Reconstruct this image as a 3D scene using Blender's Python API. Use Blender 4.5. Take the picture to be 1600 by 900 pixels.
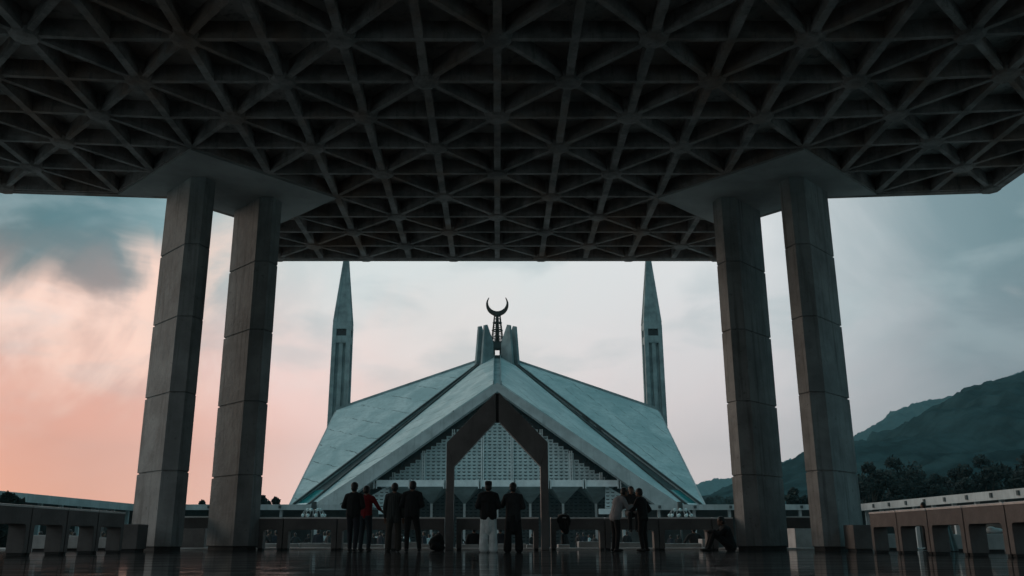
import bpy, bmesh, math, random
from mathutils import Vector, Matrix
R = math.radians
random.seed(7)
for o in list(bpy.data.objects): bpy.data.objects.remove(o)
scene = bpy.context.scene
COL = scene.collection

# ------------------------------------------------------------------ camera
CAMZ = 0.30
PITCH = R(15.8)
F = 1390.0
cam_d = bpy.data.cameras.new('camera')
cam = bpy.data.objects.new('camera', cam_d); COL.objects.link(cam)
cam.location = (0, 0, CAMZ)
cam.rotation_euler = (math.pi/2 + PITCH, 0, 0)
cam_d.sensor_width = 36; cam_d.lens = F/1600*36; cam_d.shift_x = 23/1600
cam_d.clip_end = 20000; cam_d.clip_start = 0.05
scene.camera = cam
scene.render.resolution_x = 1024; scene.render.resolution_y = 576
scene.view_settings.view_transform = 'Standard'; scene.view_settings.look = 'None'
scene.view_settings.gamma = 1; scene.view_settings.exposure = 0.0

# ------------------------------------------------------------------ world
SUN_AZ, SUN_EL = -56.0, 12.0          # degrees, left of the view axis
W = bpy.data.worlds.new('World'); scene.world = W; W.use_nodes = True
nt = W.node_tree; N = nt.nodes; L = nt.links; N.clear()
class G:
    """small helper for node graphs"""
    def __init__(s, nt): s.nt = nt; s.N = nt.nodes; s.L = nt.links
    def inp(s, node, i, v):
        if v is None: return
        if hasattr(v, 'links'): s.L.new(v, node.inputs[i])
        else: node.inputs[i].default_value = v
    def math(s, op, a, b=None, c=None, clamp=False):
        n = s.N.new('ShaderNodeMath'); n.operation = op; n.use_clamp = clamp
        s.inp(n, 0, a); s.inp(n, 1, b); s.inp(n, 2, c); return n.outputs[0]
    def mix(s, f, a, b, mode='MIX'):
        n = s.N.new('ShaderNodeMix'); n.data_type = 'RGBA'; n.blend_type = mode
        s.inp(n, 0, f)
        for i, v in ((6, a), (7, b)):
            if hasattr(v, 'links'): s.L.new(v, n.inputs[i])
            else: n.inputs[i].default_value = tuple(v) + (1,) if len(v) == 3 else v
        return n.outputs[2]
    def ramp(s, f, stops, interp='LINEAR'):
        n = s.N.new('ShaderNodeValToRGB'); n.color_ramp.interpolation = interp
        el = n.color_ramp.elements
        while len(el) < len(stops): el.new(0.5)
        for e, (p, c) in zip(el, stops):
            e.position = p; e.color = (c, c, c, 1) if isinstance(c, (int, float)) else tuple(c) + (1,)
        s.inp(n, 0, f); return n.outputs[0]
    def smooth(s, v, a, b):
        n = s.N.new('ShaderNodeMapRange'); n.interpolation_type = 'SMOOTHSTEP'
        s.inp(n, 0, v); n.inputs[1].default_value = a; n.inputs[2].default_value = b
        n.inputs[3].default_value = 0; n.inputs[4].default_value = 1; return n.outputs[0]
    def noise(s, vec, scale, detail=4, rough=.5, dist=0, lac=2.0):
        n = s.N.new('ShaderNodeTexNoise'); s.inp(n, 'Vector', vec)
        n.inputs['Scale'].default_value = scale; n.inputs['Detail'].default_value = detail
        n.inputs['Roughness'].default_value = rough; n.inputs['Distortion'].default_value = dist
        return n.outputs[0]
    def mapping(s, vec, scale=(1, 1, 1), rot=(0, 0, 0), loc=(0, 0, 0)):
        n = s.N.new('ShaderNodeMapping'); s.inp(n, 0, vec)
        n.inputs['Scale'].default_value = scale; n.inputs['Rotation'].default_value = rot; n.inputs['Location'].default_value = loc
        return n.outputs[0]
    def sep(s, v):
        n = s.N.new('ShaderNodeSeparateXYZ'); s.inp(n, 0, v); return n.outputs
    def comb(s, x, y, z):
        n = s.N.new('ShaderNodeCombineXYZ'); s.inp(n, 0, x); s.inp(n, 1, y); s.inp(n, 2, z); return n.outputs[0]
g = G(nt)
tc = N.new('ShaderNodeTexCoord')
dx, dy, dz = g.sep(tc.outputs['Generated'])
az = g.math('MULTIPLY', g.math('ARCTAN2', dx, dy), 180/math.pi)      # degrees, 0 = down the axis
el = g.math('MULTIPLY', g.math('ARCSINE', dz), 180/math.pi)
vec2 = g.comb(g.math('MULTIPLY', az, .05), g.math('MULTIPLY', el, .075), 3.3)
n1 = g.noise(vec2, 1.6, 6, .58, .6)
th = R(42)
along = g.math('ADD', g.math('MULTIPLY', az, .05*math.cos(th)), g.math('MULTIPLY', el, .05*math.sin(th)))
across = g.math('ADD', g.math('MULTIPLY', az, -.05*math.sin(th)), g.math('MULTIPLY', el, .05*math.cos(th)))
n2 = g.noise(g.comb(g.math('MULTIPLY', along, .8), g.math('MULTIPLY', across, 1.45), 1.7), 2.4, 5, .5, .6)
nn = g.math('SUBTRACT', n1, .5); nm = g.math('SUBTRACT', n2, .5)
azw = g.math('ADD', az, g.math('MULTIPLY', nn, 11)); elw = g.math('ADD', el, g.math('MULTIPLY', nm, 9))
fa = g.math('DIVIDE', g.math('ADD', azw, 60), 120, clamp=True)
def A(d): return (d+60)/120
low = g.ramp(fa, [(A(-60), (.36, .24, .20)), (A(-38), (.86, .34, .20)), (A(-28), (.78, .345, .235)), (A(-20), (.84, .46, .36)), (A(-13), (.86, .61, .55)),
                  (A(-4), (.78, .63, .58)), (A(6), (.70, .64, .63)), (A(15), (.58, .56, .57)), (A(21), (.44, .45, .47)), (A(29), (.20, .235, .26)), (A(45), (.13, .18, .20))])
high = g.ramp(fa, [(A(-60), (.09, .19, .21)), (A(-33), (.045, .115, .13)), (A(-25), (.065, .15, .17)), (A(-19), (.25, .38, .40)), (A(-10), (.57, .64, .64)),
                   (A(0), (.60, .66, .66)), (A(14), (.62, .66, .67)), (A(20), (.46, .52, .54)), (A(27), (.17, .25, .275)), (A(36), (.09, .16, .18)), (A(60), (.09, .16, .18))])
col = g.mix(g.smooth(elw, 5, 18.5), low, high)
# lit, wispy cloud bank on the left
bank = g.math('MULTIPLY', g.smooth(g.math('MULTIPLY', az, -1), 10, 24), g.math('MULTIPLY', g.smooth(elw, 4, 11), g.math('SUBTRACT', 1, g.smooth(g.math('ADD', elw, g.math('MULTIPLY', g.math('ADD', az, 25), -.45)), 15.5, 18.5))))
puff = g.smooth(g.math('ADD', g.math('MULTIPLY', n2, .65), g.math('MULTIPLY', n1, .35)), .43, .60)
col = g.mix(g.math('MULTIPLY', bank, g.math('MULTIPLY', puff, .85)), col, (1.02, .70, .56))
# grey cloud shading
soft = g.noise(g.mapping(vec2, scale=(1, 1.7, 1)), 2.6, 5, .5, .3)
col = g.mix(g.math('MULTIPLY', g.math('MULTIPLY', g.smooth(soft, .50, .72), .42), g.smooth(el, 4, 14)), col, (.33, .42, .44))
col = g.mix(g.math('MULTIPLY', g.smooth(n1, .55, .75), .25), col, (.80, .76, .74))
boost = N.new('ShaderNodeVectorMath'); boost.operation = 'MULTIPLY'; L.new(col, boost.inputs[0]); L.new(g.mix(g.smooth(el, 0, 15), (1.50, 1.32, 1.30), (1.34, 1.26, 1.24)), boost.inputs[1]); col = boost.outputs[0]
# everything above and behind the photograph's view: dusk overcast, brighter at left, shaped to light mosque and ceiling
aab = g.math('ABSOLUTE', az)
out = g.math('MAXIMUM', g.smooth(aab, 45, 95), g.smooth(el, 26, 46))
sidef = g.smooth(dx, -.85, .35)
dhi = g.mix(sidef, (.50, .60, .62), (.055, .25, .29)); dlo = g.mix(sidef, (.34, .33, .33), (.055, .065, .07))
dusk = g.mix(g.smooth(el, 12, 40), dlo, dhi)
dusk = g.mix(g.math('MULTIPLY', g.smooth(soft, .4, .65), .35), dusk, g.mix(g.smooth(el, 12, 40), (.12, .13, .13), (.24, .36, .38)))
col = g.mix(out, col, dusk)
col = g.mix(g.smooth(el, 0, -6), col, (.05, .07, .075))
sky = N.new('ShaderNodeTexSky'); sky.sky_type = 'NISHITA'; sky.sun_disc = False
sky.sun_elevation = R(SUN_EL); sky.sun_rotation = R(SUN_AZ); sky.altitude = 500
bg = N.new('ShaderNodeBackground'); L.new(col, bg.inputs[0]); bg.inputs[1].default_value = 1.0
bs = N.new('ShaderNodeBackground'); L.new(sky.outputs[0], bs.inputs[0]); bs.inputs[1].default_value = .012
ad = N.new('ShaderNodeAddShader'); L.new(bg.outputs[0], ad.inputs[0]); L.new(bs.outputs[0], ad.inputs[1])
wo = N.new('ShaderNodeOutputWorld'); L.new(ad.outputs[0], wo.inputs[0])

sd = bpy.data.lights.new('sun', 'SUN'); sd.energy = 0.8; sd.angle = R(25); sd.color = (1, .78, .64)
sun = bpy.data.objects.new('sun', sd); COL.objects.link(sun)
sdir = Vector((math.sin(R(SUN_AZ))*math.cos(R(SUN_EL)), math.cos(R(SUN_AZ))*math.cos(R(SUN_EL)), math.sin(R(SUN_EL))))
sun.rotation_euler = sdir.to_track_quat('Z', 'Y').to_euler()

def at(px, py, Y):
    """world point seen at photograph pixel (px, py) lying at distance Y along the axis"""
    xc = (px-777)/F; yc = (450-py)/F
    d = Vector((xc, math.cos(PITCH)-yc*math.sin(PITCH), math.sin(PITCH)+yc*math.cos(PITCH)))
    return Vector((0, 0, CAMZ)) + d*(Y/d.y)

# ------------------------------------------------------------------ materials
MATS = {}
def mat(name, base, rough=.7, var=.25, scale=2.0, bump=.15, streak=0, metal=0, spots=0, tint=None, bscale=None, spec=None, grime=0):
    if name in MATS: return MATS[name]
    m = bpy.data.materials.new(name); m.use_nodes = True; t = m.node_tree; t.nodes.clear(); q = G(t)
    o = t.nodes.new('ShaderNodeOutputMaterial'); b = t.nodes.new('ShaderNodeBsdfPrincipled'); t.links.new(b.outputs[0], o.inputs[0])
    tc = t.nodes.new('ShaderNodeTexCoord').outputs['Object']
    n = q.noise(tc, scale, 6, .6)
    dark = tuple(c*(1-var) for c in base); light = tuple(min(1, c*(1+var)) for c in base)
    c = q.mix(q.smooth(n, .32, .68), dark, light)
    if tint: c = q.mix(q.math('MULTIPLY', q.smooth(q.noise(tc, scale*.37, 4, .6, .4), .45, .7), .7), c, tint)
    if streak:
        s = q.noise(q.mapping(tc, scale=(6, 6, .35)), scale, 4, .65)
        c = q.mix(q.math('MULTIPLY', q.smooth(s, .5, .72), streak), c, tuple(x*.3 for x in base))
    if spots:
        s = q.noise(tc, scale*7, 3, .7)
        c = q.mix(q.math('MULTIPLY', q.smooth(s, .62, .7), spots), c, tuple(x*.35 for x in base))
    t.links.new(c, b.inputs['Base Color'])
    b.inputs['Roughness'].default_value = rough; b.inputs['Metallic'].default_value = metal
    if spec is not None: b.inputs['Specular IOR Level'].default_value = spec
    if bump:
        bn = t.nodes.new('ShaderNodeBump'); bn.inputs['Strength'].default_value = bump; bn.inputs['Distance'].default_value = .05
        t.links.new(q.noise(tc, bscale or scale*6, 5, .65), bn.inputs['Height']); t.links.new(bn.outputs[0], b.inputs['Normal'])
    MATS[name] = m; return m
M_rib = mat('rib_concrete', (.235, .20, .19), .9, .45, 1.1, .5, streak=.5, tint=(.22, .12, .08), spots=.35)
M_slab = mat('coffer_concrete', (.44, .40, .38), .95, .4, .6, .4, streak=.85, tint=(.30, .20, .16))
M_cap = mat('cap_concrete', (.33, .31, .30), .85, .2, .5, .2, spots=.1)
M_col = mat('column_concrete', (.265, .275, .275), .8, .24, .9, .4, streak=.6, spots=.5)
M_joint = mat('joint_shadow', (.05, .05, .05), .95, .2)
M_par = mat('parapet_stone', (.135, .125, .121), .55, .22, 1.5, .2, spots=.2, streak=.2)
M_skylit = mat('skylit_edge_stone', (.85, .83, .81), .25, .12, 2)  # pale: sky light on the top edges is put into this colour
M_block = mat('pale_marble', (.50, .49, .48), .5, .15, 2.5, .1, streak=.12)
M_pave = mat('courtyard_paving', (.38, .39, .39), .4, .15, .7, .1)
M_marble = mat('weathered_marble', (.68, .72, .72), .6, .22, .22, .25, bscale=1.2)
M_beam = mat('edge_beam_concrete', (.46, .48, .48), .75, .15, .4, .2, streak=.3)
M_gutter = mat('gutter_dark', (.05, .06, .06), .8, .4, .5)
M_turq = mat('turquoise_glass', (.02, .22, .22), .15, .2, .5, 0)
M_lat = mat('lattice_marble', (.58, .67, .68), .65, .12, .8, .1)
M_dark = mat('dark_glazing', (.012, .02, .022), .25, .3, .5, 0)
M_canopy = mat('canopy_marble', (.85, .87, .87), .6, .12, .6, .1)
M_funnel = mat('funnel_concrete', (.36, .40, .40), .8, .2, .4, .1)
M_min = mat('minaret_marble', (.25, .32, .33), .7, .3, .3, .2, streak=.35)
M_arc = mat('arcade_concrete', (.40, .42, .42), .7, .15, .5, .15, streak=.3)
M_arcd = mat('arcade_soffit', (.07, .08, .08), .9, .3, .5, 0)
M_frame = mat('gable_frame_stone', (.17, .155, .152), .5, .2, 1.2, .15, streak=.2)
M_bronze = mat('bronze', (.05, .045, .04), .4, .2, 3, .05, metal=.7)
M_leaf = mat('leaf', (.035, .048, .03), .8, .5, 1.0, 0)
M_leaf2 = mat('leaf_dark', (.013, .018, .014), .8, .5, 1.0, 0)
M_bark = mat('bark', (.06, .05, .04), .95, .3, 3, .3)
M_hill = mat('forest_hillside', (.015, .031, .034), 1.0, .6, .05, 0, spec=0, spots=.5)
M_skin = mat('skin', (.17, .09, .06), .55, .08, 6, .03)
M_hair = mat('hair', (.012, .010, .009), .5, .3, 30, .2)
M_white = mat('white_plastic', (.7, .72, .72), .4, .05, 2, 0)

def floor_material():
    m = bpy.data.materials.new('polished_granite'); m.use_nodes = True; t = m.node_tree; t.nodes.clear(); q = G(t)
    o = t.nodes.new('ShaderNodeOutputMaterial'); b = t.nodes.new('ShaderNodeBsdfPrincipled'); t.links.new(b.outputs[0], o.inputs[0])
    tc = t.nodes.new('ShaderNodeTexCoord').outputs['Object']
    br = t.nodes.new('ShaderNodeTexBrick'); br.offset = 0
    t.links.new(tc, br.inputs['Vector']); br.inputs['Scale'].default_value = 1.0
    br.inputs['Brick Width'].default_value = 1.2; br.inputs['Row Height'].default_value = 1.2
    br.inputs['Mortar Size'].default_value = .012; br.inputs['Mortar Smooth'].default_value = .3
    br.inputs['Color1'].default_value = (.045, .046, .047, 1); br.inputs['Color2'].default_value = (.030, .031, .032, 1); br.inputs['Mortar'].default_value = (.012, .012, .012, 1)
    n = q.noise(tc, .8, 6, .65)
    c = q.mix(q.math('MULTIPLY', q.smooth(n, .4, .65), .5), br.outputs[0], (.02, .02, .02))
    t.links.new(c, b.inputs['Base Color'])
    r = q.math('ADD', q.math('MULTIPLY', q.smooth(q.noise(tc, 1.7, 5, .7), .3, .7), .06), .03)
    t.links.new(r, b.inputs['Roughness']); b.inputs['IOR'].default_value = 1.5
    wv = q.noise(q.mapping(tc, scale=(.35, 1.5, 1)), 1.4, 4, .6)
    h = q.math('ADD', q.math('MULTIPLY', wv, .6), q.math('MULTIPLY', br.outputs['Fac'], -.12))
    bn = t.nodes.new('ShaderNodeBump'); bn.inputs['Strength'].default_value = .15; bn.inputs['Distance'].default_value = .02
    t.links.new(h, bn.inputs['Height']); t.links.new(bn.outputs[0], b.inputs['Normal'])
    # dust and scuffs dull the polish in patches and along rows of slabs
    df = t.nodes.new('ShaderNodeBsdfDiffuse'); df.inputs[0].default_value = (.045, .048, .050, 1)
    mx = t.nodes.new('ShaderNodeMixShader')
    dust = q.noise(q.mapping(tc, scale=(.5, 2.2, 1)), .9, 6, .65)
    t.links.new(q.math('ADD', q.math('MULTIPLY', q.smooth(dust, .40, .64), .42), .06), mx.inputs[0])
    t.links.new(b.outputs[0], mx.inputs[1]); t.links.new(df.outputs[0], mx.inputs[2]); t.links.new(mx.outputs[0], o.inputs[0])
    return m
M_floor = floor_material()

def shell_material():
    """marble sheets laid in courses, with ragged open joints and rain streaks"""
    m = bpy.data.materials.new('shell_marble'); m.use_nodes = True; t = m.node_tree; t.nodes.clear(); q = G(t)
    o = t.nodes.new('ShaderNodeOutputMaterial'); b = t.nodes.new('ShaderNodeBsdfPrincipled'); t.links.new(b.outputs[0], o.inputs[0])
    tc = t.nodes.new('ShaderNodeTexCoord').outputs['Object']
    n = q.noise(tc, .16, 7, .62, .5); c = q.mix(q.smooth(n, .35, .65), (.37, .49, .50), (.60, .68, .68))
    fine = q.noise(tc, 1.3, 5, .7)
    c = q.mix(q.math('MULTIPLY', q.smooth(fine, .45, .7), .5), c, (.30, .37, .37))
    x, y, z = q.sep(tc)
    s = q.math('ADD', q.math('MULTIPLY', q.math('ADD', x, y), .19), q.math('MULTIPLY', q.noise(tc, .5, 3, .6), .25))
    fr = q.math('ABSOLUTE', q.math('SUBTRACT', q.math('FRACT', s), .5))
    line = q.math('SUBTRACT', 1, q.smooth(fr, .012, .03))
    gate = q.smooth(q.noise(q.mapping(tc, loc=(9, 4, 2)), .35, 4, .7), .44, .54)
    c = q.mix(q.math('MULTIPLY', q.math('MULTIPLY', line, gate), .9), c, (.10, .13, .13))
    z2 = q.math('ABSOLUTE', q.math('SUBTRACT', q.math('FRACT', q.math('MULTIPLY', z, .8)), .5))
    c = q.mix(q.math('MULTIPLY', q.math('SUBTRACT', 1, q.smooth(z2, .02, .07)), .22), c, (.32, .38, .38))
    t.links.new(c, b.inputs['Base Color']); b.inputs['Roughness'].default_value = .6
    return m
M_shell = shell_material()

# ------------------------------------------------------------------ mesh helpers
class MB:
    def __init__(s): s.bm = bmesh.new(); s.mi = 0
    def face(s, pts):
        try:
            f = s.bm.faces.new([s.bm.verts.new(p) for p in pts]); f.material_index = s.mi; return f
        except ValueError: return None
    def prism(s, base, top):
        """closed solid between two equal rings"""
        a = [s.bm.verts.new(p) for p in base]; b = [s.bm.verts.new(p) for p in top]; n = len(a)
        fs = [s.bm.faces.new(a[::-1]), s.bm.faces.new(b)]
        for i in range(n): fs.append(s.bm.faces.new((a[i], a[(i+1) % n], b[(i+1) % n], b[i])))
        for f in fs: f.material_index = s.mi
        return s
    def box(s, x0, x1, y0, y1, z0, z1):
        return s.prism([(x0, y0, z0), (x1, y0, z0), (x1, y1, z0), (x0, y1, z0)], [(x0, y0, z1), (x1, y0, z1), (x1, y1, z1), (x0, y1, z1)])
    def beam(s, a, b, w, z0, z1):
        """bar with level top and bottom from a to b (2-D points)"""
        a = Vector(a); b = Vector(b); d = (b-a).normalized(); n = Vector((-d.y, d.x))*w/2
        r = [a+n, a-n, b-n, b+n]
        return s.prism([(p.x, p.y, z0) for p in r], [(p.x, p.y, z1) for p in r])
    def rings(s, rs):
        vs = [[s.bm.verts.new(p) for p in r] for r in rs]; n = len(vs[0])
        fs = [s.bm.faces.new(vs[0][::-1]), s.bm.faces.new(vs[-1])]
        for A_, B_ in zip(vs, vs[1:]):
            for i in range(n): fs.append(s.bm.faces.new((A_[i], A_[(i+1) % n], B_[(i+1) % n], B_[i])))
        for f in fs: f.material_index = s.mi
        return s
    def tube(s, pts, rad, seg=8):
        pts = [Vector(p) for p in pts]; rads = rad if isinstance(rad, (list, tuple)) else [rad]*len(pts); rs = []
        for i, p in enumerate(pts):
            d = (pts[min(i+1, len(pts)-1)]-pts[max(i-1, 0)]).normalized()
            u = d.orthogonal().normalized() if abs(d.z) > .9 else Vector((0, 0, 1)).cross(d).normalized()
            v = d.cross(u)
            rs.append([p+(u*math.cos(2*math.pi*k/seg)+v*math.sin(2*math.pi*k/seg))*rads[i] for k in range(seg)])
        return s.rings(rs)
    def ball(s, c, r, sub=2):
        m = Matrix.Translation(Vector(c)) @ Matrix.Diagonal((r[0], r[1], r[2], 1) if isinstance(r, (tuple, list)) else (r, r, r, 1))
        bmesh.ops.create_icosphere(s.bm, subdivisions=sub, radius=1, matrix=m); return s
    def capsule(s, a, b, ra, rb, sub=2):
        t = bmesh.new()
        bmesh.ops.create_icosphere(t, subdivisions=sub, radius=ra, matrix=Matrix.Translation(Vector(a)))
        bmesh.ops.create_icosphere(t, subdivisions=sub, radius=rb, matrix=Matrix.Translation(Vector(b)))
        pts = [v.co.copy() for v in t.verts]; t.free()
        t = bmesh.new()
        for p in pts: t.verts.new(p)
        r = bmesh.ops.convex_hull(t, input=t.verts)
        bmesh.ops.delete(t, geom=[v for v in t.verts if not v.link_faces], context='VERTS')
        me = bpy.data.meshes.new('tmp'); t.to_mesh(me); t.free(); s.bm.from_mesh(me); bpy.data.meshes.remove(me); return s
    def mesh(s, name, mats, smooth=False):
        me = bpy.data.meshes.new(name)
        bmesh.ops.recalc_face_normals(s.bm, faces=s.bm.faces)
        s.bm.to_mesh(me); s.bm.free()
        for m in (mats if isinstance(mats, (list, tuple)) else [mats]): me.materials.append(m)
        if smooth:
            for p in me.polygons: p.use_smooth = True
        return me
    def build(s, name, mats, parent=None, smooth=False, bevel=0, label=None):
        me = s.mesh(name, mats, smooth); o = bpy.data.objects.new(name, me); COL.objects.link(o)
        if parent is not None:
            o.parent = parent; o.matrix_parent_inverse = Matrix.Identity(4)
            # meshes are made in world space, so take the parent's place off them
            off = world_of(parent); me.transform(off.inverted())
        if bevel:
            b = o.modifiers.new('bevel', 'BEVEL'); b.width = bevel; b.segments = 2; b.limit_method = 'ANGLE'
        if label: o['label'] = label
        return o
def world_of(o):
    m = Matrix.LocRotScale(o.location, o.rotation_euler, o.scale)
    return (world_of(o.parent) @ m) if o.parent else m
def remeshed(mb, name, m, voxel, parent=None, smooth_it=3):
    """one continuous skin grown over overlapping volumes"""
    me = mb.mesh(name, m); o = bpy.data.objects.new(name, me); COL.objects.link(o)
    r = o.modifiers.new('r', 'REMESH'); r.mode = 'VOXEL'; r.voxel_size = voxel; r.use_smooth_shade = True
    k = o.modifiers.new('s', 'SMOOTH'); k.iterations = smooth_it; k.factor = .5
    dg = bpy.context.evaluated_depsgraph_get(); dg.update()
    new = bpy.data.meshes.new_from_object(o.evaluated_get(dg)); new.name = name
    if not new.materials: new.materials.append(m)
    for p in new.polygons: p.use_smooth = True
    o.modifiers.clear(); o.data = new; bpy.data.meshes.remove(me)
    if parent is not None: o.parent = parent
    return o
def tag(o, label, cat, group=None):
    o['label'] = label; o['category'] = cat
    if group: o['group'] = group
    return o
def empty(name, loc=(0, 0, 0), rz=0, label=None, cat=None, group=None):
    o = bpy.data.objects.new(name, None); COL.objects.link(o); o.location = loc; o.rotation_euler = (0, 0, rz); o.empty_display_size = .3
    if label: tag(o, label, cat, group)
    return o
def kind(o, k): o['kind'] = k; return o
def copy_tree(o, parent=None):
    c = o.copy(); COL.objects.link(c); c.parent = parent
    for ch in [x for x in COL.objects if x.parent == o and x != c]: copy_tree(ch, c)
    return c
def copy_thing(src, loc, rz, label, group=None, scale=None):
    c = copy_tree(src); c.location = loc; c.rotation_euler = (0, 0, rz); c['label'] = label
    if group: c['group'] = group
    if scale: c.scale = (scale,)*3
    return c

# ------------------------------------------------------------------ setting: ground
GZ = -0.95                                            # courtyard lies a step below the portico
b = MB(); b.box(-16, 16, -16, 29.75, -.4, 0); o = b.build('portico_floor', M_floor); kind(o, 'structure')
b = MB(); b.box(-90, 90, 29.76, 260, GZ-.3, GZ); o = b.build('courtyard', M_pave); kind(o, 'structure')
b = MB(); b.box(-90, -16.01, -60, 29.75, GZ-.3, GZ-.01); b.box(16.01, 90, -60, 29.75, GZ-.3, GZ-.01); b.box(-16, 16, -60, -16.01, GZ-.3, GZ-.01)
o = b.build('plaza_ground', M_pave); kind(o, 'structure')
M_ground = mat('dry_grass_ground', (.06, .07, .045), 1, .4, .05, 0)
HAZE_TOP = 330.0
b = MB(); b.box(-1490, 2390, -440, 3290, GZ-3, GZ-.35); o = b.build('ground', M_ground); kind(o, 'structure')
# pale sill at the floor's far edge
b = MB(); b.box(-16, 16, 29.0, 29.4, .004, .055); o = b.build('floor_edge_kerb', M_skylit, bevel=.005); kind(o, 'structure')

# ------------------------------------------------------------------ air
hm = bpy.data.materials.new('haze_air'); hm.use_nodes = True; t = hm.node_tree; t.nodes.clear()
o_ = t.nodes.new('ShaderNodeOutputMaterial'); v_ = t.nodes.new('ShaderNodeVolumePrincipled'); t.links.new(v_.outputs[0], o_.inputs['Volume'])
v_.inputs['Color'].default_value = (.42, .88, 1.0, 1); v_.inputs['Density'].default_value = .00018; v_.inputs['Anisotropy'].default_value = 0
b = MB(); b.box(-1500, 2400, -450, 3300, GZ-4.2, HAZE_TOP); o = b.build('haze', hm); kind(o, 'stuff')

# ------------------------------------------------------------------ portico
H = 10.8
ZC = CAMZ + H                                          # underside of the roof ribs
HX, KY, YE = .1625*H, .1665*H, 3.135*H                 # half pitch across, row pitch, far edge
KN = 22
portico = empty('portico', (0, 0, 0), 0, 'huge dark concrete entrance portico with triangulated ribbed ceiling on paired square-cut columns', 'portico')
def inside(i, k): return (0 <= k <= KN) and (abs(i) <= (5 if k <= 3 else 9))
ROWS = [3.135, 2.99, 2.842, 2.694, 2.52, 2.345, 2.17, 1.995, 1.817, 1.64]
while len(ROWS) <= KN: ROWS.append(ROWS[-1]-.177)
def P(i, k): return Vector((i*HX, (ROWS[k]-max(0, abs(i)-5)*.015)*H))      # the wings sweep back slightly
def rib(name, pts, w, zo):
    m = MB()
    for a, b_ in zip(pts, pts[1:]):
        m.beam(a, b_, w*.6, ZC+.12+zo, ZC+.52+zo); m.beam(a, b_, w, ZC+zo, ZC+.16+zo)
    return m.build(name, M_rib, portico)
for k in range(KN+1):
    lim = 5 if k <= 3 else 9
    rib('cross_rib', [P(-5, k), P(5, k)] if lim == 5 else [P(-9, k), P(-5, k), P(5, k), P(9, k)], .13, .006)
for i in range(-9, 10):
    k0 = 0 if abs(i) <= 5 else 4
    rib('long_rib', [P(i, k0), P(i, KN)], .19, 0)
def diagonals(s, zo):
    done = set()
    for i in range(-9, 10):
        for k in range(KN+1):
            if (i+k) % 2 == 0 or not inside(i, k) or (i, k) in done: continue
            if inside(i-s, k-1): continue
            j, q = i, k; pts = [P(i, k)]
            while inside(j+s, q+1): j += s; q += 1; done.add((j, q)); pts.append(P(j, q))
            if q > k: rib('diagonal_rib', pts, .13, zo)
diagonals(1, .012); diagonals(-1, .018)
far = []
cnt = 0
cap_nodes = {(5, 2), (5, 3), (6, 4), (7, 4), (5, 6), (3, 4), (5, 4), (4, 3), (4, 5), (6, 5), (5, 5), (5, 4), (6, 3)}
behind = MB()
for k in range(KN+1):
    for i in range(-9, 10):
        if (i+k) % 2 == 0 or not inside(i, k) or (abs(i), k) in cap_nodes: continue
        p = P(i, k); r0, r1 = .48, .30
        ring = lambda r, z: [(p.x+r*math.cos(R(22.5+45*a)), p.y+r*math.sin(R(22.5+45*a)), z) for a in range(8)]
        m = behind if k > 10 else MB()
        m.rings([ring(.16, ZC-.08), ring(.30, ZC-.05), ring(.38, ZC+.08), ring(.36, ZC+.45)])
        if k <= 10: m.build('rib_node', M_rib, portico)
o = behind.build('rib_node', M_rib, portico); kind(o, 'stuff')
# roof deck above the ribs
outl = [P(-5, 0), P(5, 0), P(5, 3), P(6, 4), P(9, 4), P(9, KN), P(-9, KN), P(-9, 4), P(-6, 4), P(-5, 3)]
m = MB(); m.prism([(p.x, p.y, ZC+.46) for p in outl], [(p.x, p.y, ZC+1.0) for p in outl]); m.build('roof_slab', M_slab, portico)
m = MB()
cen = Vector((0, 12))
for a, b_ in zip(outl, outl[1:]+outl[:1]):
    d = (b_-a).normalized(); n = Vector((d.y, -d.x))
    if n.dot((a+b_)/2-cen) < 0: n = -n
    m.beam(a+n*.16-d*.05, b_+n*.16+d*.05, .26, ZC-.02, ZC+1.03)
m.build('edge_beam', M_rib, portico)
# flat caps and their pairs of columns
for s, side in ((-1, 'left'), (1, 'right')):
    pl = [P(s*5, 2), P(s*5, 3), P(s*6, 4), P(s*7, 4), P(s*5, 6), P(s*3, 4)]
    if s > 0: pl = pl[::-1]
    m = MB(); m.prism([(p.x, p.y, ZC-.06) for p in pl], [(p.x, p.y, ZC+.44) for p in pl])
    cap = m.build('column_cap', M_cap, portico)
    for q, (ox, oy) in enumerate(((0, 0), (.155, .157))):
        sec = [(-.981, 2.469), (-.872, 2.352), (-.830, 2.352), (-.815, 2.395), (-.838, 2.452), (-.934, 2.556), (-.975, 2.556)]
        pts = [Vector(((x+ox)*H*(-s)*1.0, (y+oy)*H)) for x, y in sec]
        c = sum(pts, Vector((0, 0)))/len(pts)
        def ring(z, ins=0):
            return [(p.x-(p-c).normalized().x*ins, p.y-(p-c).normalized().y*ins, z) for p in pts]
        zs = [0, .20*H, .405*H, .613*H, .82*H]
        rs = [ring(.11, .03), ring(.13, 0)]
        for z in zs[1:]: rs += [ring(z-.03), ring(z-.015, .06), ring(z+.015, .06), ring(z+.03)]
        rs += [ring(ZC-.05)]
        m = MB(); m.rings(rs)
        m.build('column', M_col, portico)
        m = MB(); m.rings([ring(0, .07), ring(.12, .07)]); m.build('column_foot', M_joint, portico)

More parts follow.
